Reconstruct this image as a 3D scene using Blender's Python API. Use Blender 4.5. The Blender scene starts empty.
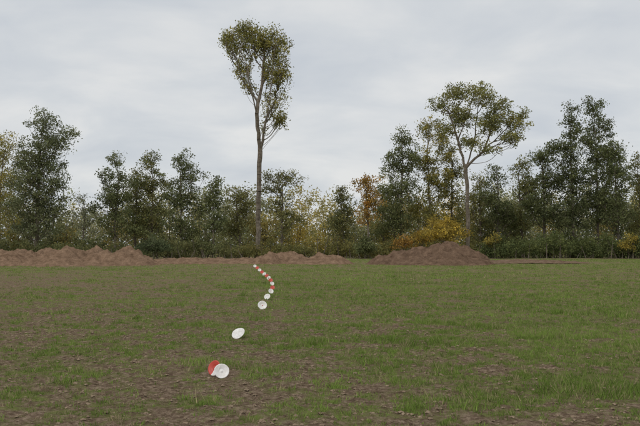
import bpy, math, numpy as np
from mathutils import Vector
rng=np.random.default_rng(7)
F=880.0; HC=1.6; PITCH=math.atan((247-213)/F)
scene=bpy.context.scene
def wx(px,d): return (px-320)/F*d
def wz(py,d): return HC+d*math.tan(math.atan((213-py)/F)+PITCH)
def dist(py): return HC/math.tan(-(math.atan((213-py)/F)+PITCH))
# ---------- noise
TAB=rng.random((512,512))
def vnoise(x,y):
    xi=np.floor(x).astype(int); yi=np.floor(y).astype(int)
    fx=x-xi; fy=y-yi
    fx=fx*fx*(3-2*fx); fy=fy*fy*(3-2*fy)
    a=TAB[xi%512,yi%512]; b=TAB[(xi+1)%512,yi%512]; c=TAB[xi%512,(yi+1)%512]; d=TAB[(xi+1)%512,(yi+1)%512]
    return (a*(1-fx)+b*fx)*(1-fy)+(c*(1-fx)+d*fx)*fy
def fbm(x,y,o=4):
    s=0;a=.5;t=0
    ca,sa=math.cos(.6),math.sin(.6)
    for i in range(o):
        s=s+a*vnoise(x+17.3*i,y+9.1*i); t+=a; a*=.5
        x,y=(ca*x-sa*y)*2.03,(sa*x+ca*y)*2.03
    return s/t
# ---------- mesh helper
def mesh_obj(name,verts,faces_list,mats,matidx=None,col=None,smooth=False):
    me=bpy.data.meshes.new(name)
    verts=np.asarray(verts,dtype=np.float32)
    me.vertices.add(len(verts)); me.vertices.foreach_set("co",verts.ravel())
    loops=np.concatenate([f.ravel() for f in faces_list]).astype(np.int32)
    tot=np.concatenate([np.full(len(f),f.shape[1],dtype=np.int32) for f in faces_list])
    st=np.concatenate([[0],np.cumsum(tot)[:-1]]).astype(np.int32)
    me.loops.add(len(loops)); me.loops.foreach_set("vertex_index",loops)
    me.polygons.add(len(tot)); me.polygons.foreach_set("loop_start",st); me.polygons.foreach_set("loop_total",tot)
    if matidx is not None: me.polygons.foreach_set("material_index",np.asarray(matidx,dtype=np.int32))
    me.polygons.foreach_set("use_smooth",np.full(len(tot),smooth))
    for m in mats: me.materials.append(m)
    me.update(calc_edges=True)
    if col is not None:
        at=me.color_attributes.new("tint","FLOAT_COLOR","POINT")
        c=np.ones((len(verts),4),dtype=np.float32); c[:,:3]=col
        at.data.foreach_set("color",c.ravel())
    ob=bpy.data.objects.new(name,me); scene.collection.objects.link(ob)
    return ob
# ---------- materials
def newmat(name):
    m=bpy.data.materials.new(name); m.use_nodes=True
    nt=m.node_tree; nt.nodes.clear()
    out=nt.nodes.new("ShaderNodeOutputMaterial")
    return m,nt,out
def N(nt,t,**kw):
    n=nt.nodes.new(t)
    for k,v in kw.items():
        if k in n.inputs.keys(): n.inputs[k].default_value=v
        else: setattr(n,k,v)
    return n
def leaf_material(name,transl=0.3):
    m,nt,out=newmat(name)
    at=N(nt,"ShaderNodeAttribute",attribute_name="tint")
    d=N(nt,"ShaderNodeBsdfDiffuse")
    t=N(nt,"ShaderNodeBsdfTranslucent")
    mx=N(nt,"ShaderNodeMixShader",Fac=transl)
    nt.links.new(at.outputs["Color"],d.inputs["Color"]); nt.links.new(at.outputs["Color"],t.inputs["Color"])
    nt.links.new(d.outputs[0],mx.inputs[1]); nt.links.new(t.outputs[0],mx.inputs[2]); nt.links.new(mx.outputs[0],out.inputs[0])
    return m
def ramp(nt,stops):
    r=nt.nodes.new("ShaderNodeValToRGB")
    el=r.color_ramp.elements
    while len(el)<len(stops): el.new(0.5)
    for e,(p,c) in zip(el,stops):
        e.position=p; e.color=(*c,1)
    return r
def rough_material(name,c1,c2,scale=3.0,bump=0.3,dist_=0.05,detail=6):
    m,nt,out=newmat(name)
    tc=N(nt,"ShaderNodeTexCoord")
    n=N(nt,"ShaderNodeTexNoise",Scale=scale,Detail=detail,Roughness=0.7)
    nt.links.new(tc.outputs["Object"],n.inputs["Vector"])
    r=ramp(nt,[(0.3,tuple(c1)),(0.7,tuple(c2))])
    nt.links.new(n.outputs["Fac"],r.inputs[0])
    b=N(nt,"ShaderNodeBsdfDiffuse")
    bp=N(nt,"ShaderNodeBump",Strength=bump,Distance=dist_)
    n2=N(nt,"ShaderNodeTexNoise",Scale=scale*3,Detail=3,Roughness=0.75)
    nt.links.new(tc.outputs["Object"],n2.inputs["Vector"])
    nt.links.new(n2.outputs["Fac"],bp.inputs["Height"]); nt.links.new(bp.outputs[0],b.inputs["Normal"])
    nt.links.new(r.outputs[0],b.inputs["Color"]); nt.links.new(b.outputs[0],out.inputs[0])
    return m
LEAF=leaf_material("leaves",0.42)
GRASS=leaf_material("grass_blade",0.3)
BARK=rough_material("bark",(0.08,0.066,0.05),(0.24,0.205,0.165),2.5,0.6,0.05,4)
# ---------- grass density field
def gdens(x,y):
    y=np.asarray(y,float); x=np.asarray(x,float)
    n1=fbm(x*1.3+50,y*1.0+30,4); n2=fbm(x*0.14+5,y*0.08+9,3); n3=fbm(x*4.4,y*3.6+70,2)
    side=np.clip(x/np.maximum(y,4)/0.36,-1,1.2)
    g=0.52+(n1-.5)*1.2+(n2-.5)*0.8+(n3-.5)*1.7+side*0.12
    g+=np.clip((y-20)/40,0,1)*0.07
    g+=0.25*np.exp(-((side-.8)/.5)**2)*np.exp(-((y-20)/14)**2)
    return np.clip(g,0,1)
# ---------- ground
def gheight(x,y,sp=0.05):
    h=(fbm(x*0.05,y*0.05,2)-.5)*0.2
    h=h+(fbm(x*1.3+3,y*1.3,3)-.5)*0.07*np.clip(0.6/sp,0,1)
    h=h+(fbm(x*7.5+3,y*7.5,3)-.5)*0.065*np.clip(0.12/sp,0,1)
    return h
def sinhgrid(lo,hi,c,d0,k):
    out=[c];v=c;s=d0
    while v<hi: v+=s; s*=k; out.append(v)
    neg=[];v=c;s=d0
    while v>lo: v-=s; s*=k; neg.append(v)
    return np.array(neg[::-1]+out)
gx=sinhgrid(-2500,2500,0,0.035,1.02)
gy=[2.0];s=0.04
while gy[-1]<4000: gy.append(gy[-1]+s); s=max(0.04,(gy[-1]-5)*0.006) if gy[-1]<300 else s*1.08
gyn=[2.0];s=.3
while gyn[-1]>-300: gyn.append(gyn[-1]-s); s*=1.15
gy=np.array(gyn[::-1][:-1]+gy)
X,Y=np.meshgrid(gx,gy)
spx=np.gradient(gx)[None,:]; spy=np.gradient(gy)[:,None]
sp=np.maximum(np.broadcast_to(spx,X.shape),np.broadcast_to(spy,X.shape))
Z=gheight(X,Y,sp)
nx,ny=len(gx),len(gy)
idx=np.arange(nx*ny).reshape(ny,nx)
faces=np.stack([idx[:-1,:-1],idx[:-1,1:],idx[1:,1:],idx[1:,:-1]],-1).reshape(-1,4)
D=gdens(X,Y).ravel()
col=np.stack([D,D,D],-1)
gm,nt,out=newmat("field_soil_and_seedlings")
at=N(nt,"ShaderNodeAttribute",attribute_name="tint")
tc=N(nt,"ShaderNodeTexCoord")
n=N(nt,"ShaderNodeTexNoise",Scale=13.0,Detail=6,Roughness=0.82); nt.links.new(tc.outputs["Object"],n.inputs["Vector"])
soil=ramp(nt,[(0.36,(0.085,0.057,0.038)),(0.5,(0.21,0.15,0.103)),(0.64,(0.39,0.30,0.215))]); nt.links.new(n.outputs["Fac"],soil.inputs[0])
n3=N(nt,"ShaderNodeTexNoise",Scale=5.0,Detail=7,Roughness=0.8); nt.links.new(tc.outputs["Object"],n3.inputs["Vector"])
grn=ramp(nt,[(0.3,(0.11,0.135,0.038)),(0.7,(0.225,0.265,0.078))]); nt.links.new(n3.outputs["Fac"],grn.inputs[0])
ma=N(nt,"ShaderNodeMath",operation='MULTIPLY_ADD'); ma.inputs[1].default_value=0.75
nt.links.new(at.outputs["Fac"],ma.inputs[0])
mb=N(nt,"ShaderNodeMath",operation='MULTIPLY_ADD'); mb.inputs[1].default_value=3.6; mb.inputs[2].default_value=-1.83
nt.links.new(n3.outputs["Fac"],mb.inputs[0]); nt.links.new(mb.outputs[0],ma.inputs[2]); ma.use_clamp=True
mix=N(nt,"ShaderNodeMix",data_type='RGBA')
nt.links.new(ma.outputs[0],mix.inputs[0]); nt.links.new(soil.outputs[0],mix.inputs[6]); nt.links.new(grn.outputs[0],mix.inputs[7])
b=N(nt,"ShaderNodeBsdfDiffuse")
nt.links.new(mix.outputs[2],b.inputs["Color"])
bp=N(nt,"ShaderNodeBump",Strength=1.0,Distance=0.06)
n2=N(nt,"ShaderNodeTexNoise",Scale=18.0,Detail=5,Roughness=0.8); nt.links.new(tc.outputs["Object"],n2.inputs["Vector"])
nt.links.new(n2.outputs["Fac"],bp.inputs["Height"]); nt.links.new(bp.outputs[0],b.inputs["Normal"])
nt.links.new(b.outputs[0],out.inputs[0])
mesh_obj("ground",np.stack([X,Y,Z],-1).reshape(-1,3),[faces],[gm],col=col,smooth=True)
# ---------- grass blades
def grass():
    V=[];C=[]
    def zone(d0,d1,dens,blades,hb,wb,spread):
        n=int(dens*(0.42*(d1**2-d0**2)*1.15+3*(d1-d0)))
        d=np.sqrt(rng.random(n)*(d1**2-d0**2)+d0**2)
        x=(rng.random(n)*2-1)*(0.46*d+1.5)
        g=gdens(x,d)
        keep=rng.random(n)<(0.07+g**1.6)
        x=x[keep];d=d[keep];g=g[keep]; n=len(x)
        big=fbm(x*0.7+200,d*0.7+80,3)
        sc=(0.42+0.75*rng.random(n)**2+np.clip(big-.60,0,1)*5)*(0.65+0.5*g)
        sc*=np.where(rng.random(n)<0.012,2.3,1.0)
        tint=np.clip(rng.random((n,1))*.8+(fbm(x*.5+9,d*.5,3)[:,None]-.4)*.9,0,1); yel=(rng.random((n,1))<0.16)
        base=np.array([0.11,0.17,0.034])*(1-tint)+np.array([0.25,0.34,0.08])*tint
        base=np.where(yel,np.array([0.34,0.29,0.16]),base)
        nb=n*blades
        bx=np.repeat(x,blades)+rng.normal(0,spread,nb)*np.repeat(sc,blades)
        by=np.repeat(d,blades)+rng.normal(0,spread,nb)*np.repeat(sc,blades)
        h=hb*np.repeat(sc,blades)*(0.5+0.7*rng.random(nb))
        a=rng.random(nb)*2*np.pi; lean=h*(0.15+0.8*rng.random(nb)); la=rng.random(nb)*2*np.pi
        w=wb*(0.6+0.8*rng.random(nb))
        z=gheight(bx,by,0.05)-0.01
        p0=np.stack([bx-np.cos(a)*w,by-np.sin(a)*w,z],-1)
        p1=np.stack([bx+np.cos(a)*w,by+np.sin(a)*w,z],-1)
        p2=np.stack([bx+np.cos(la)*lean,by+np.sin(la)*lean,z+h],-1)
        V.append(np.stack([p0,p1,p2],1).reshape(-1,3))
        cc=np.repeat(base,blades,0)*(0.7+0.6*rng.random((nb,1)))
        C.append(np.repeat(cc,3,0))
    zone(5,18,270,9,0.068,0.0042,0.026)
    zone(18,40,80,7,0.074,0.007,0.035)
    zone(40,115,12,7,0.08,0.015,0.10)
    V=np.concatenate(V);C=np.concatenate(C)
    mesh_obj("field_grass",V,[np.arange(len(V)).reshape(-1,3)],[GRASS],col=C)
    print("grass tris",len(V)//3)
grass()
# ---------- clods
def clods():
    o=np.array([[1,0,0],[-1,0,0],[0,1,0],[0,-1,0],[0,0,1],[0,0,-1],[.6,.6,.5],[-.6,.6,.5],[.6,-.6,.5],[-.6,-.6,.5]],float)
    f=np.array([[4,0,6],[6,0,2],[4,6,2],[4,2,7],[7,2,1],[4,7,1],[4,1,9],[9,1,3],[4,9,3],[4,3,8],[8,3,0],[4,8,0]])
    n=50000
    d=np.sqrt(rng.random(n)*(36**2-5**2)+25); d=5+(d-5)*rng.random(n)**0.35
    x=(rng.random(n)*2-1)*(0.46*d+1.5)
    k=rng.random(n)>gdens(x,d)*0.9; x=x[k];d=d[k];n=len(x)
    s=0.006+0.020*rng.random(n)**4
    P=o[None]*(0.7+0.6*rng.random((n,10,1)))*s[:,None,None]*np.array([1.2,1.2,.8])
    a=rng.random(n)*6.28; ca,sa=np.cos(a)[:,None],np.sin(a)[:,None]
    px=P[...,0]*ca-P[...,1]*sa; py=P[...,0]*sa+P[...,1]*ca
    z=gheight(x,d,.05)
    V=np.stack([px+x[:,None],py+d[:,None],P[...,2]+z[:,None]],-1).reshape(-1,3)
    Fc=(f[None]+10*np.arange(n)[:,None,None]).reshape(-1,3)
    mesh_obj("soil_clods",V,[Fc],[rough_material("clod_soil",(0.13,0.093,0.062),(0.33,0.255,0.18),5,0.5,0.01)],smooth=False)
clods()
# ---------- dirt mounds
def mound(name,peaks,x0,x1,y0,y1,c1,c2,res=0.11,rough=0.5):
    xs=np.arange(x0,x1,res); ys=np.arange(y0,y1,res)
    X,Y=np.meshgrid(xs,ys); acc=np.zeros(X.shape); k=7.0
    wxn=(fbm(X*.4+11,Y*.4,3)-.5)*2.2; wyn=(fbm(X*.4+71,Y*.4+40,3)-.5)*2.2
    for (px,py,h,rx,ry) in peaks:
        r=np.sqrt(((X+wxn-px)/rx)**2+((Y+wyn-py)/ry)**2)
        hh=h*(1.20-np.sqrt(r*r+0.04)*1.05)
        acc+=np.exp(k*np.clip(hh,-1.2,9))
    H=np.log(acc)/k
    top=np.clip(H,0,None)
    H=H+(fbm(X*.9+5,Y*.9,4)-.5)*rough*np.clip(top,0.12,1.0)+(fbm(X*3.5,Y*3.5,3)-.5)*0.36*np.clip(top*2,0.2,1)
    H=np.maximum(H,-0.3)
    n0,n1=X.shape; idx=np.arange(n0*n1).reshape(n0,n1)
    fc=np.stack([idx[:-1,:-1],idx[:-1,1:],idx[1:,1:],idx[1:,:-1]],-1).reshape(-1,4)
    zf=H.ravel()[fc].max(1); fc=fc[zf>-0.29]
    m=rough_material(name+"_soil",c1,c2,1.9,1.0,0.25)
    mesh_obj(name,np.stack([X,Y,H],-1).reshape(-1,3),[fc],[m],smooth=True)
def pk(px,py,d,wpx,dep=None):
    h=wz(py,d); rx=wpx*d/F
    return (wx(px,d),d,h*1.0,rx,dep or max(rx*.8,2.4))
la,lb=(0.135,0.086,0.054),(0.37,0.248,0.165)
dl=80
mound("dirt_mound",[pk(-45,247,dl,50),pk(-5,249,dl,40),pk(20,247.5,dl-1,26),pk(48,246.5,dl+1,26),pk(70,246.5,dl,24),pk(90,244.5,dl+2,18),pk(102,251,dl-1,18),pk(15,253,dl-3,36),pk(60,254,dl-3,36)],wx(-105,dl),wx(140,dl),dl-9,dl+9,la,lb,rough=.65)
mound("dirt_mound",[pk(124,247.5,dl,17),pk(136,252,dl,17),pk(114,253,dl-1,14)],wx(90,dl),wx(170,dl),dl-6,dl+7,la,lb,rough=.65)
mound("dirt_mound",[pk(270,253.5,84,17),pk(284,251.5,85,18),pk(300,254,84,18),pk(322,252.5,84,18),pk(336,255,84,16)],wx(240,84),wx(370,84),77,92,la,lb,rough=.55)
mound("dirt_mound",[pk(398,251,82,24),pk(415,247.5,82,26),pk(432,243.5,82,32),pk(448,242,82,32),pk(462,245,82,26),pk(474,251,82,18),pk(446,251,79,38)],wx(355,82),wx(510,82),72,92,(0.095,0.060,0.040),(0.27,0.18,0.122),rough=.5)
mound("spoil_ridge",[(wx(x,86),86+rng.normal(0,.6),0.30+.25*rng.random(),2.0,1.8) for x in range(160,256,9)],wx(140,86),wx(275,86),82,91,la,lb,rough=.5)
mound("spoil_ridge",[(wx(x,89),89+rng.normal(0,.6),0.10+.15*rng.random(),2.6,1.6) for x in range(500,560,12)],wx(480,90),wx(580,90),85,94,la,(0.30,.215,.15),rough=.4)
# ---------- trees
def rdir(n):
    v=rng.normal(size=(n,3)); return v/np.linalg.norm(v,axis=1,keepdims=True)
def foliage(cent,rad,per,size,col,var=0.28,flat=0.7,clvar=0.3,col2=None):
    n=len(cent)*per
    c=np.repeat(cent,per,0); r=np.repeat(rad,per)[:,None]
    g=rng.normal(size=(n,3)); L=np.linalg.norm(g,axis=1,keepdims=True); g=g/L*np.minimum(L,2.3-0.3*rng.random((n,1)))
    p=c+g*r*0.60*np.array([1,1,flat])
    a=rdir(n); b=np.cross(a,rdir(n)); b/=np.linalg.norm(b,axis=1,keepdims=True)+1e-6
    s=size*(0.55+0.8*rng.random((n,1)))
    V=np.stack([p-a*s,p+b*s*.6,p+a*s,p-b*s*.6],1).reshape(-1,3)
    cm=1.10*(1+clvar*(rng.random((len(cent),1))*2-1))
    cc=np.tile(np.asarray(col)[None],(len(cent),1))
    if col2 is not None:
        t=rng.random((len(cent),1))**1.3; cc=cc*(1-t)+np.asarray(col2)*t
    cc=cc+np.array([.012,.010,.008])  # air haze painted in: leaf colour lifted and slightly greyed
    cc=np.repeat(cc*cm,per,0)*(1+var*(rng.random((n,1))*2-1))
    return V,np.repeat(cc,4,0)
def sample_crown(ells,K,D,hollow=0.55):
    vols=np.array([e[2]**2*e[3] for e in ells],float)**.85; ks=rng.choice(len(ells),K,p=vols/vols.sum())
    out=[]
    for k in ks:
        cx,cy,rx,ry=ells[k][:4]
        v=rdir(1)[0]*(rng.random()**hollow)*rng.uniform(.85,1.12)
        R=rx*D/F
        out.append([wx(cx,D)+v[0]*R, D+v[1]*R, (wz(cy,D))+v[2]*ry*D/F])
    return np.array(out)
def build_tree(name,D,stems,ells,K,per,col,col2=None,size=0.13,clr=0.75,up=0.6,tr=0.22,flat=.7,hollow=.5,clvar=.3,bark=None):
    C=sample_crown(ells,K,D,hollow)
    ok=C[:,2]>0.3; C=C[ok]
    P=[];par=[];
    for si,st in enumerate(stems):
        pts=[np.array([wx(x,D),D,(-0.2 if y>=252 else wz(y,D))]) for x,y in st]
        if si>0:
            A=np.array(P); prev=int(np.argmin(np.linalg.norm(A-pts[0],axis=1)))
            pts=pts[1:]
        else:
            P.append(pts[0]);par.append(-1);prev=0;pts=pts[1:]
        yo=0 if si==0 else rng.uniform(-1.2,1.2)
        for qi,q in enumerate(pts):
            q=q+np.array([0,yo*(qi+1),0])
            a=P[prev] ; L=np.linalg.norm(q-a); m=max(1,int(L/0.8))
            a=a.copy()
            for i in range(1,m+1):
                w=a+(q-a)*i/m
                if i<m: w=w+rng.normal(0,.05,3)
                P.append(w);par.append(prev);prev=len(P)-1
    ns=len(P)
    dd=np.array([np.min(np.linalg.norm(np.array(P)-c,axis=1)) for c in C])
    for c in C[np.argsort(dd)]:
        A=np.array(P); dv=c-A; dxy=np.hypot(dv[:,0],dv[:,1]); L=np.linalg.norm(dv,axis=1)
        cost=L+np.where(dv[:,2]<up*dxy,6+ (up*dxy-dv[:,2])*2,0)
        cost[:max(1,int(ns*0.12))]+=50
        j=int(np.argmin(cost)); L=L[j]; m=max(1,int(L/0.7)); a=A[j]; prev=j
        sag=rng.normal(0,.06*L,3); 
        for i in range(1,m+1):
            t=i/m; w=a+(c-a)*t+sag*math.sin(math.pi*t)+np.array([0,0,-0.08*L*math.sin(math.pi*t)])
            P.append(w);par.append(prev);prev=len(P)-1
    P=np.array(P);par=np.array(par)
    cnt=np.zeros(len(P))
    for i in range(len(P)-1,0,-1):
        if cnt[i]==0: cnt[i]=1
        if par[i]>=0: cnt[par[i]]+=cnt[i]
    R=np.maximum(cnt,1)**0.5; R=R*tr/R[0]
    R=np.maximum(R,0.014)
    S=6
    e=np.where(par>=0)[0]
    p0=P[par[e]];p1=P[e]
    r0=np.minimum(R[par[e]],R[e]*1.35+0.01);r1=R[e]
    ax=p1-p0; ax/=np.linalg.norm(ax,axis=1,keepdims=True)+1e-9
    ref=np.where(np.abs(ax[:,2:3])>.9,np.array([[1.,0,0]]),np.array([[0,0,1.]]))
    u=np.cross(ax,ref);u/=np.linalg.norm(u,axis=1,keepdims=True);v=np.cross(ax,u)
    V=[];n=len(e)
    for pp,rr in ((p0,r0),(p1,r1)):
        for k in range(S):
            a=2*math.pi*k/S
            V.append(pp+(u*math.cos(a)+v*math.sin(a))*rr[:,None])
    V=np.stack(V,1).reshape(-1,3)
    base=np.arange(n)*2*S
    fs=np.stack([np.stack([base+k,base+(k+1)%S,base+S+(k+1)%S,base+S+k],-1) for k in range(S)],1).reshape(-1,4)
    LV,LC=foliage(C,clr*(0.6+0.8*rng.random(len(C))),per,size,col,col2=col2,flat=flat,clvar=clvar)
    nb=len(V)
    lf=(np.arange(len(LV)).reshape(-1,4)+nb)
    VV=np.concatenate([V,LV]); CC=np.concatenate([np.full((nb,3),0.1),LC])
    mi=np.concatenate([np.zeros(len(fs)),np.ones(len(lf))])
    return mesh_obj(name,VV,[fs,lf],[bark or BARK,LEAF],matidx=mi,col=CC)
DG=(0.115,0.135,0.060); MG=(0.165,0.18,0.072); OL=(0.25,0.23,0.08); YL=(0.50,0.35,0.06); OR=(0.46,0.25,0.055); PG=(0.25,0.26,0.16)
# tall poplar
build_tree("poplar_tree",128,[[(258,255),(258,215),(259,180),(260,152)],[(260,152),(257,115),(250,85),(240,45),(238,28)],[(257,115),(262,80),(264,40)],[(260,152),(267,118),(273,80),(277,40)],[(267,118),(280,90)]],
  [(235,43,15,14),(228,37,8,8),(243,62,11,17),(256,40,13,16),(269,42,13,16),(280,50,10,18),(284,72,8,12),(273,74,11,18),(277,98,9,13),(278,119,8,8),(266,105,6,16),(250,85,6,13),(262,132,4,9),(246,29,11,8)],
  500,30,(0.19,0.195,0.065),(0.31,0.27,0.075),size=.14,clr=.66,up=1.1,tr=.38,flat=1.0,hollow=.40)
# broad crown tree
build_tree("spreading_poplar_tree",122,[[(468,255),(468,215),(467,180),(466,168)],[(466,168),(458,140),(447,108)],[(466,168),(476,140),(482,100)],[(466,170),(485,150),(508,128)],[(458,140),(470,110)],[(485,150),(495,120)]],
  [(441,103,12,11),(458,93,14,9),(481,95,16,12),(500,107,13,11),(519,120,14,12),(511,138,16,7),(490,122,16,12),(461,116,16,12),(448,130,12,9),(473,142,13,8),(490,150,12,5)],
  370,34,(0.175,0.185,0.068),(0.27,0.25,0.08),size=.14,clr=.68,up=.35,tr=.28,flat=.7,hollow=.42)
def T(name,x,D,ells,K,col,col2=None,per=42,tr=.2,size=.14,clr=.72,up=.6,lean=0,**k):
    ys=min(e[1]-e[3]*.6 for e in ells); xt=min(ells,key=lambda e:e[1])[0]
    ells=list(ells)
    for e in list(ells):
        for _ in range(2):
            s=rng.choice([-1,1]); ells.append((e[0]+s*e[2]*rng.uniform(.6,1.05),e[1]+e[3]*rng.uniform(-.6,.7),e[2]*rng.uniform(.3,.5),e[3]*rng.uniform(.15,.4)))
    ym=(255+ys)/2
    col=np.array(col)*rng.uniform(.85,1.15)
    build_tree(name,D,[[(x,255),(x+(xt-x)*.15+lean+rng.normal(0,1),ym+20),(x+(xt-x)*.6+rng.normal(0,1.5),(ym+ys)/2),(xt,ys)]],ells,int(K*1.55),per,col,col2,size=size,clr=clr,up=up,tr=tr,**k)
T("willow_tree",-2,140,[(6,145,15,22),(-8,165,24,35),(8,185,22,35),(-5,215,28,26)],200,(0.25,0.24,0.07),(.36,.30,.085),clr=.95)
T("willow_tree",36,128,[(43,118,14,13),(52,138,18,16),(38,152,22,22),(35,178,26,24),(56,172,13,22),(30,205,26,20),(50,207,18,20),(34,228,22,10)],290,(0.115,0.135,0.07),(0.18,.19,.085),per=50,tr=.3,clr=.85)
T("birch_tree",83,145,[(82,208,9,18),(88,222,9,16)],36,PG,per=26,tr=.12,clr=.6)  # pale green has distance haze painted into the leaf colour
T("alder_tree",115,134,[(116,160,8,11),(108,176,11,10),(124,178,11,12),(113,198,18,16),(118,222,18,18)],140,DG,MG)
T("alder_tree",136,139,[(137,178,8,13),(135,198,11,16),(138,222,12,16)],70,MG,OL)
T("alder_tree",152,138,[(150,163,10,12),(145,185,13,15),(159,188,12,18),(152,215,18,20)],130,(.13,.15,.06),OL)
T("alder_tree",183,135,[(181,161,10,12),(190,175,11,15),(176,195,14,20),(192,205,12,18),(182,225,17,18)],140,DG,MG)
T("alder_tree",214,134,[(213,186,8,10),(211,203,10,14),(217,222,10,16)],60,DG,MG,tr=.15)
T("alder_tree",238,140,[(236,196,12,12),(242,212,15,16),(232,230,14,14)],80,(.17,.175,.07),OL)
T("willow_tree",281,131,[(283,179,17,9),(272,188,12,9),(279,204,12,15),(284,225,14,18)],80,(.16,.17,.075),OL,per=36,up=.3)
T("maple_tree",344,134,[(342,195,9,10),(346,212,11,16),(340,230,11,14)],70,DG,OL,tr=.14)
T("autumn_maple_tree",368,130,[(366,184,11,9),(371,198,10,12),(366,215,8,12)],50,(.30,.21,.06),OR,per=40,tr=.14)
T("maple_tree",384,138,[(383,188,9,14),(386,210,12,16),(382,230,12,14)],60,MG,OL,tr=.14)
T("alder_tree",400,134,[(403,136,10,12),(410,153,12,14),(396,165,12,16),(402,190,17,20),(395,218,17,20)],180,(.13,.15,.065),MG)
T("alder_tree",430,137,[(430,130,13,15),(442,148,13,20),(425,162,14,20),(436,185,17,20),(428,215,20,24)],200,(.175,.185,.07),(.38,.31,.075))
T("alder_tree",452,140,[(453,170,10,18),(450,195,12,18),(455,222,13,18)],80,(.20,.195,.07),OL)
T("alder_tree",480,140,[(480,185,9,14),(478,205,12,18),(482,228,13,16)],70,(.18,.185,.07),OL)
T("alder_tree",497,136,[(497,176,10,14),(490,200,13,16),(503,215,14,20)],90,DG,MG)
T("alder_tree",522,138,[(520,168,11,14),(526,190,14,20),(518,218,15,20)],110,(.14,.16,.068),OL)
T("alder_tree",545,133,[(542,158,11,13),(548,180,13,18),(540,208,15,22)],130,DG,MG)
T("alder_tree",573,130,[(570,114,9,12),(577,132,11,15),(566,150,14,18),(574,178,18,24),(570,215,20,26)],230,(.10,.12,.055),(.15,.165,.07),per=44)
T("alder_tree",598,134,[(594,108,10,12),(603,128,12,13),(592,142,12,14),(600,162,16,22),(598,200,18,30)],220,(.10,.12,.055),(.15,.165,.07),per=44)
T("alder_tree",618,129,[(614,152,12,13),(620,175,14,20),(616,212,17,26)],150,(.11,.13,.058),MG)
T("alder_tree",642,134,[(638,168,12,14),(646,190,14,22),(640,220,16,22)],120,MG,OL)
T("alder_tree",672,134,[(672,150,14,20),(670,190,18,30)],120,DG,MG)
T("alder_tree",710,136,[(710,160,14,20),(712,195,20,30)],120,DG,OL)
T("alder_tree",-55,134,[(-55,150,16,25),(-52,195,22,35)],130,DG,MG)
T("alder_tree",-95,136,[(-95,170,16,25),(-92,205,22,35)],130,MG,OL)
# distant masses
def mass(name,D0,D1,x0,x1,step,ytop,colf,per,size,clr,dens=2.6,low=0.25):
    LVs=[];LCs=[];allc=[]
    x=x0
    while x<x1:
        D=rng.uniform(D0,D1); t=ytop(x)+rng.normal(0,6); w=rng.uniform(7,19)
        n=int(w*dens); cs=[];rs=[]
        zt=wz(t,D)
        for i in range(n):
            v=rdir(1)[0]*rng.random()**.5
            if rng.random()<low: zz=rng.uniform(.3,zt*.35); r=(w*D/F)*rng.random(); v=v/np.linalg.norm(v)
            else: zz=zt*.54+v[2]*zt*.48; r=(w*D/F)*(1-0.4*max(v[2],0))
            cs.append([wx(x,D)+v[0]*r,D+v[1]*r,zz]); rs.append(clr*(.6+.8*rng.random()))
        cs=np.array(cs);rs=np.array(rs)
        c1,c2=colf(x)
        V,C=foliage(cs,rs,per,size,np.array(c1)*rng.uniform(.8,1.2),col2=np.array(c2)*rng.uniform(.8,1.2),clvar=.25,flat=.9)
        LVs.append(V);LCs.append(C);allc.append(cs)
        x+=step*rng.uniform(.5,1.5)
    LV=np.concatenate(LVs);LC=np.concatenate(LCs);cs=np.concatenate(allc)
    SV=[];SF=[];k=0
    for i in range(0,len(cs),9):
        c=cs[i]; r=.09; lx=rng.normal(0,.4)
        for z,rr,dx in ((-.2,r,lx),(c[2],r*.4,0)):
            for a in range(4):
                SV.append([c[0]+dx+rr*math.cos(a*1.5708),c[1]+rr*math.sin(a*1.5708),z])
        for a in range(4): SF.append([k+a,k+(a+1)%4,k+4+(a+1)%4,k+4+a])
        k+=8
    SV=np.array(SV);SF=np.array(SF)
    V=np.concatenate([SV,LV]);CC=np.concatenate([np.full((len(SV),3),.1),LC])
    lf=np.arange(len(LV)).reshape(-1,4)+len(SV)
    mesh_obj(name,V,[SF,lf],[BARK,LEAF],matidx=np.concatenate([np.zeros(len(SF)),np.ones(len(lf))]),col=CC)
def yt(x):
    return float(np.interp(x,[-200,0,70,80,95,130,200,225,260,300,330,360,400,450,480,540,640,800],[190,190,200,212,203,188,190,200,195,192,196,200,190,188,188,186,186,186]))
def cdist(x):  # far leaf hues, made paler to put distance haze into the colour
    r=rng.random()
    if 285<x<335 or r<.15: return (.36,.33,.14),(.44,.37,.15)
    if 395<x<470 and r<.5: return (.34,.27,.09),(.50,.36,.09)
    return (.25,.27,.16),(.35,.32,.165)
def cedge(x):
    r=rng.random()
    if (290<x<330 or 380<x<465) and r<.5: return (.30,.26,.08),(.46,.34,.08)
    if r<.2: return (.25,.22,.08),(.36,.28,.08)
    return (.135,.155,.072),(.22,.22,.09)
mass("distant_tree_row",165,195,-200,840,8,yt,cdist,28,.24,1.2,dens=2.9)
mass("woodland_edge",142,156,-180,820,10,lambda x:yt(x)+18+10*math.sin(x*.11)*math.sin(x*.037),cedge,28,.18,.9,dens=2.8,low=.4)
mass("hedgerow",124,129,-160,230,7,lambda x:243+4*math.sin(x*.09)*math.sin(x*.23),lambda x:((.12,.14,.06),(.21,.2,.08)),26,.11,.45,low=0)
mass("hedgerow",124,129,485,820,5,lambda x:240+4*math.sin(x*.09)*math.sin(x*.23),lambda x:((.10,.13,.052),(.17,.19,.065)),28,.12,.5,low=0,dens=3)
mass("hedgerow",126,131,232,480,7,lambda x:243+4*math.sin(x*.09)*math.sin(x*.23),lambda x:((.15,.155,.06),(.25,.22,.07)),26,.11,.45,low=0)
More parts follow.
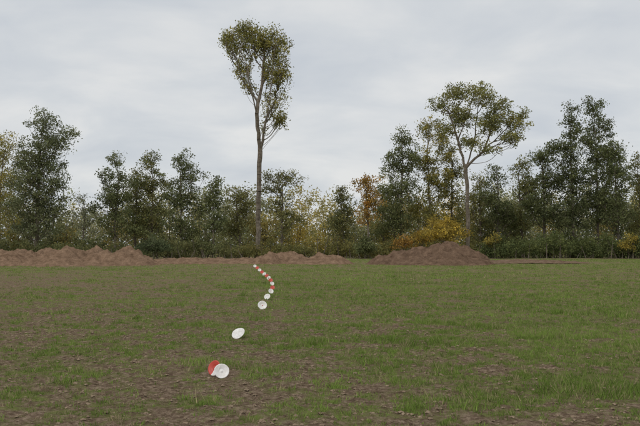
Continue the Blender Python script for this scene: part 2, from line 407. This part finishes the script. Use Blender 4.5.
def bush(name,D,cx,cy,rx,ry,K,col,col2,per=60):
    e=[(cx,cy,rx,ry),(cx-rx*.4,cy+ry*.3,rx*.8,ry*.7),(cx+rx*.4,cy+ry*.3,rx*.8,ry*.7),(cx+rx*rng.uniform(-.5,.5),cy-ry*.6,rx*.4,ry*.6)]
    build_tree(name,D,[[(cx,255),(cx,cy+ry*.5)]],e,K,per,col,col2,size=.12,clr=.6,up=.2,tr=.08,clvar=.4)
bush("yellow_autumn_shrub",120,443,229,22,13,105,(.28,.22,.055),(.50,.36,.06),per=42)
bush("yellow_autumn_shrub",124,422,236,12,8,36,(.26,.2,.05),(.44,.28,.055),per=40)
bush("orange_autumn_shrub",123,402,243,12,6,30,(.28,.18,.05),(.37,.2,.045),per=40)
bush("yellow_autumn_shrub",124,628,243,11,7,32,(.24,.21,.055),(.42,.31,.06),per=40)
bush("yellow_autumn_shrub",126,492,241,8,5,18,(.24,.21,.055),(.38,.29,.06),per=36)
bush("dark_shrub",120,154,245,13,8,60,(.085,.11,.055),(.11,.13,.06))
bush("dark_shrub",124,365,246,11,7,40,(.11,.13,.06),MG)
# ---------- marker discs
def simple(name,c,rough=.45):
    m,nt,out=newmat(name)
    tc=N(nt,"ShaderNodeTexCoord"); n=N(nt,"ShaderNodeTexNoise",Scale=18.0,Detail=6,Roughness=.7); nt.links.new(tc.outputs["Object"],n.inputs["Vector"])
    c=np.array(c); r=ramp(nt,[(.35,tuple(c*.8*np.array([1,.96,.9]))),(.6,tuple(c))]); nt.links.new(n.outputs["Fac"],r.inputs[0])
    b=N(nt,"ShaderNodeBsdfPrincipled",Roughness=rough); nt.links.new(r.outputs[0],b.inputs["Base Color"]); nt.links.new(b.outputs[0],out.inputs[0])
    return m
WHT=simple("white_plastic",(.80,.79,.77)); RED=simple("red_plastic",(.56,.07,.05)); WOOD=simple("stake_wood",(.3,.22,.14),.8)
prof=[(0.0,.010),(.012,.010),(.016,.002),(.05,.0),(.052,.003),(.085,.004),(.105,.016),(.118,.020),(.125,.017),(.124,.012),(.117,.014),(.104,.010),(.085,-.003),(.0,-.004)]
def lathe(prof,scale,M,seg=40,warp=0.0):
    V=[];Fq=[]
    for i,(r,z) in enumerate(prof):
        for k in range(seg):
            a=2*math.pi*k/seg
            V.append(M@Vector((r*scale*math.cos(a),r*scale*math.sin(a),z*scale+warp*scale*(r/.125)**2*math.cos(2*a))))
    for i in range(len(prof)-1):
        for k in range(seg):
            Fq.append([i*seg+k,i*seg+(k+1)%seg,(i+1)*seg+(k+1)%seg,(i+1)*seg+k])
    return [list(v) for v in V],Fq
from mathutils import Matrix,Euler
def marker(px,py,size,tilt,yaw,kind):
    d=dist(py); R=size/2; sc=R/.125; x=wx(px,d)
    g=float(gheight(np.array([x]),np.array([d]))[0])
    V=[];Fs=[];MI=[]
    def add(v,f,m):
        o=len(V); V.extend(v); Fs.extend([[a+o for a in q] for q in f]); MI.extend(m if isinstance(m,list) else [m]*len(f))
    def disc(cx,cy,cz,tl,yw,mode,s=1.0):
        M=Matrix.Translation((cx,cy,cz))@Euler((0,0,math.radians(yw))).to_matrix().to_4x4()@Euler((math.radians(tl),0,0)).to_matrix().to_4x4()
        v,f=lathe(prof,sc*s,M,40,.006)
        mi=[]
        for q in range(len(f)):
            ring=q//40;k=q%40
            if mode=='w': m=0
            elif mode=='r': m=1
            elif mode=='wc': m=1 if ring<2 else 0
            elif mode=='h': m=1 if (k<20) else 0
            elif mode=='l': m=1 if (4<=k<28) else 0
            mi.append(m)
        add(v,f,mi)
    def stake(x0,y0,z0,x1,y1,z1,r=.006):
        a=Vector((x0,y0,z0));b_=Vector((x1,y1,z1));q=(b_-a).to_track_quat('Z','Y').to_matrix()
        v=[];
        for p,rr in ((a,r*.8),(b_,r),(b_+(b_-a).normalized()*.004,r*.5)):
            for k in range(8):
                t=k*math.pi/4; v.append(list(p+q@Vector((rr*math.cos(t),rr*math.sin(t),0))))
        f=[[i*8+k,i*8+(k+1)%8,(i+1)*8+(k+1)%8,(i+1)*8+k] for i in range(2) for k in range(8)]
        add(v,f,2)
    hz=g+R*abs(math.sin(math.radians(tilt)))*0.98
    if kind=='pair':
        disc(.035,-.02,hz-.006,tilt,yaw,'w')
        disc(-.055,.05,g+R*1.12,72,-38,'l',1.05)
        stake(.04,.03,g-.12,.035,.0,hz+.005)
        stake(-.04,.06,g-.12,-.045,.05,g+R)
    else:
        disc(0,0,hz,tilt,yaw,kind)
        stake(.01,.03,g-.12,0,.008,hz+.004)
    ob=mesh_obj("marker_disc",np.array(V),[np.array(Fs)],[WHT,RED,WOOD],matidx=MI,smooth=True)
    ob.location=(x,d,0)
marker(219.5,381,.180,66,10,'pair')
marker(239,341.5,.235,46,-28,'w')
marker(262.5,312.5,.225,66,12,'wc')
marker(267.5,301,.19,60,-20,'w')
marker(271,294.8,.18,62,25,'wc')
far=[(272.6,290.8,.15),(272.2,286.9,.155),(270.7,283.3,.17),(268.9,280.2,.18),(266.8,277.4,.19),(264.5,275,.20),(262.1,272.8,.20),(259.7,270.8,.21),(257.4,269,.22),(255.0,267.3,.23)]
for i,(a,b_,s_) in enumerate(far):
    marker(a,b_,s_*1.12,60,rng.uniform(-30,30),'r' if i%2==0 else 'w')
# ---------- world
w=bpy.data.worlds.new("World"); scene.world=w; w.use_nodes=True
nt=w.node_tree; nt.nodes.clear()
out=nt.nodes.new("ShaderNodeOutputWorld"); bg=nt.nodes.new("ShaderNodeBackground"); bg.inputs[1].default_value=0.1
sky=nt.nodes.new("ShaderNodeTexSky"); sky.sky_type='NISHITA'; sky.sun_disc=False
SE,SA=48,205
sky.sun_elevation=math.radians(SE); sky.sun_rotation=math.radians(SA)
tc=nt.nodes.new("ShaderNodeTexCoord")
sep=nt.nodes.new("ShaderNodeSeparateXYZ"); nt.links.new(tc.outputs["Generated"],sep.inputs[0])
def M(op,a,b=None,c=None):
    n=nt.nodes.new("ShaderNodeMath"); n.operation=op
    for i,v in enumerate((a,b,c)):
        if v is None: continue
        if isinstance(v,(int,float)): n.inputs[i].default_value=v
        else: nt.links.new(v,n.inputs[i])
    return n.outputs[0]
den=M('ADD',M('MAXIMUM',sep.outputs[2],0.0),0.22)
u=M('DIVIDE',sep.outputs[0],den); v=M('DIVIDE',sep.outputs[1],den)
cb=nt.nodes.new("ShaderNodeCombineXYZ"); nt.links.new(M('MULTIPLY',u,1.3),cb.inputs[0]); nt.links.new(M('MULTIPLY',v,1.4),cb.inputs[1])
no=nt.nodes.new("ShaderNodeTexNoise"); no.inputs["Scale"].default_value=1.7; no.inputs["Detail"].default_value=6; no.inputs["Roughness"].default_value=.52; no.inputs["Distortion"].default_value=.35
nt.links.new(cb.outputs[0],no.inputs["Vector"])
cr=ramp(nt,[(0.30,(0.585,0.62,0.665)),(0.48,(0.665,0.69,0.715)),(0.66,(0.775,0.78,0.778))])
nt.links.new(no.outputs["Fac"],cr.inputs[0])
sc=nt.nodes.new("ShaderNodeVectorMath"); sc.operation='SCALE'; sc.inputs[3].default_value=9.9
nt.links.new(cr.outputs[0],sc.inputs[0])
mx=nt.nodes.new("ShaderNodeMix"); mx.data_type='RGBA'; mx.inputs[0].default_value=0.95
nt.links.new(sky.outputs[0],mx.inputs[6]); nt.links.new(sc.outputs[0],mx.inputs[7])
nt.links.new(mx.outputs[2],bg.inputs[0]); nt.links.new(bg.outputs[0],out.inputs[0])
# sun
sl=bpy.data.lights.new("sun","SUN"); sl.energy=1.3; sl.angle=math.radians(22); sl.color=(1,.96,.9)
so=bpy.data.objects.new("sun",sl); scene.collection.objects.link(so)
az=math.radians(SA); el=math.radians(SE)
dirv=Vector((math.sin(az)*math.cos(el),math.cos(az)*math.cos(el),math.sin(el)))
so.rotation_euler=dirv.to_track_quat('Z','Y').to_euler()
# camera
cam=bpy.data.cameras.new("camera"); co=bpy.data.objects.new("camera",cam); scene.collection.objects.link(co)
cam.sensor_width=36; cam.lens=F/640*36; cam.clip_end=6000; cam.clip_start=.1
co.location=(0,0,HC); co.rotation_euler=(math.pi/2+PITCH,0,0)
scene.camera=co
scene.view_settings.view_transform='Standard'; scene.view_settings.look='None'; scene.view_settings.exposure=0
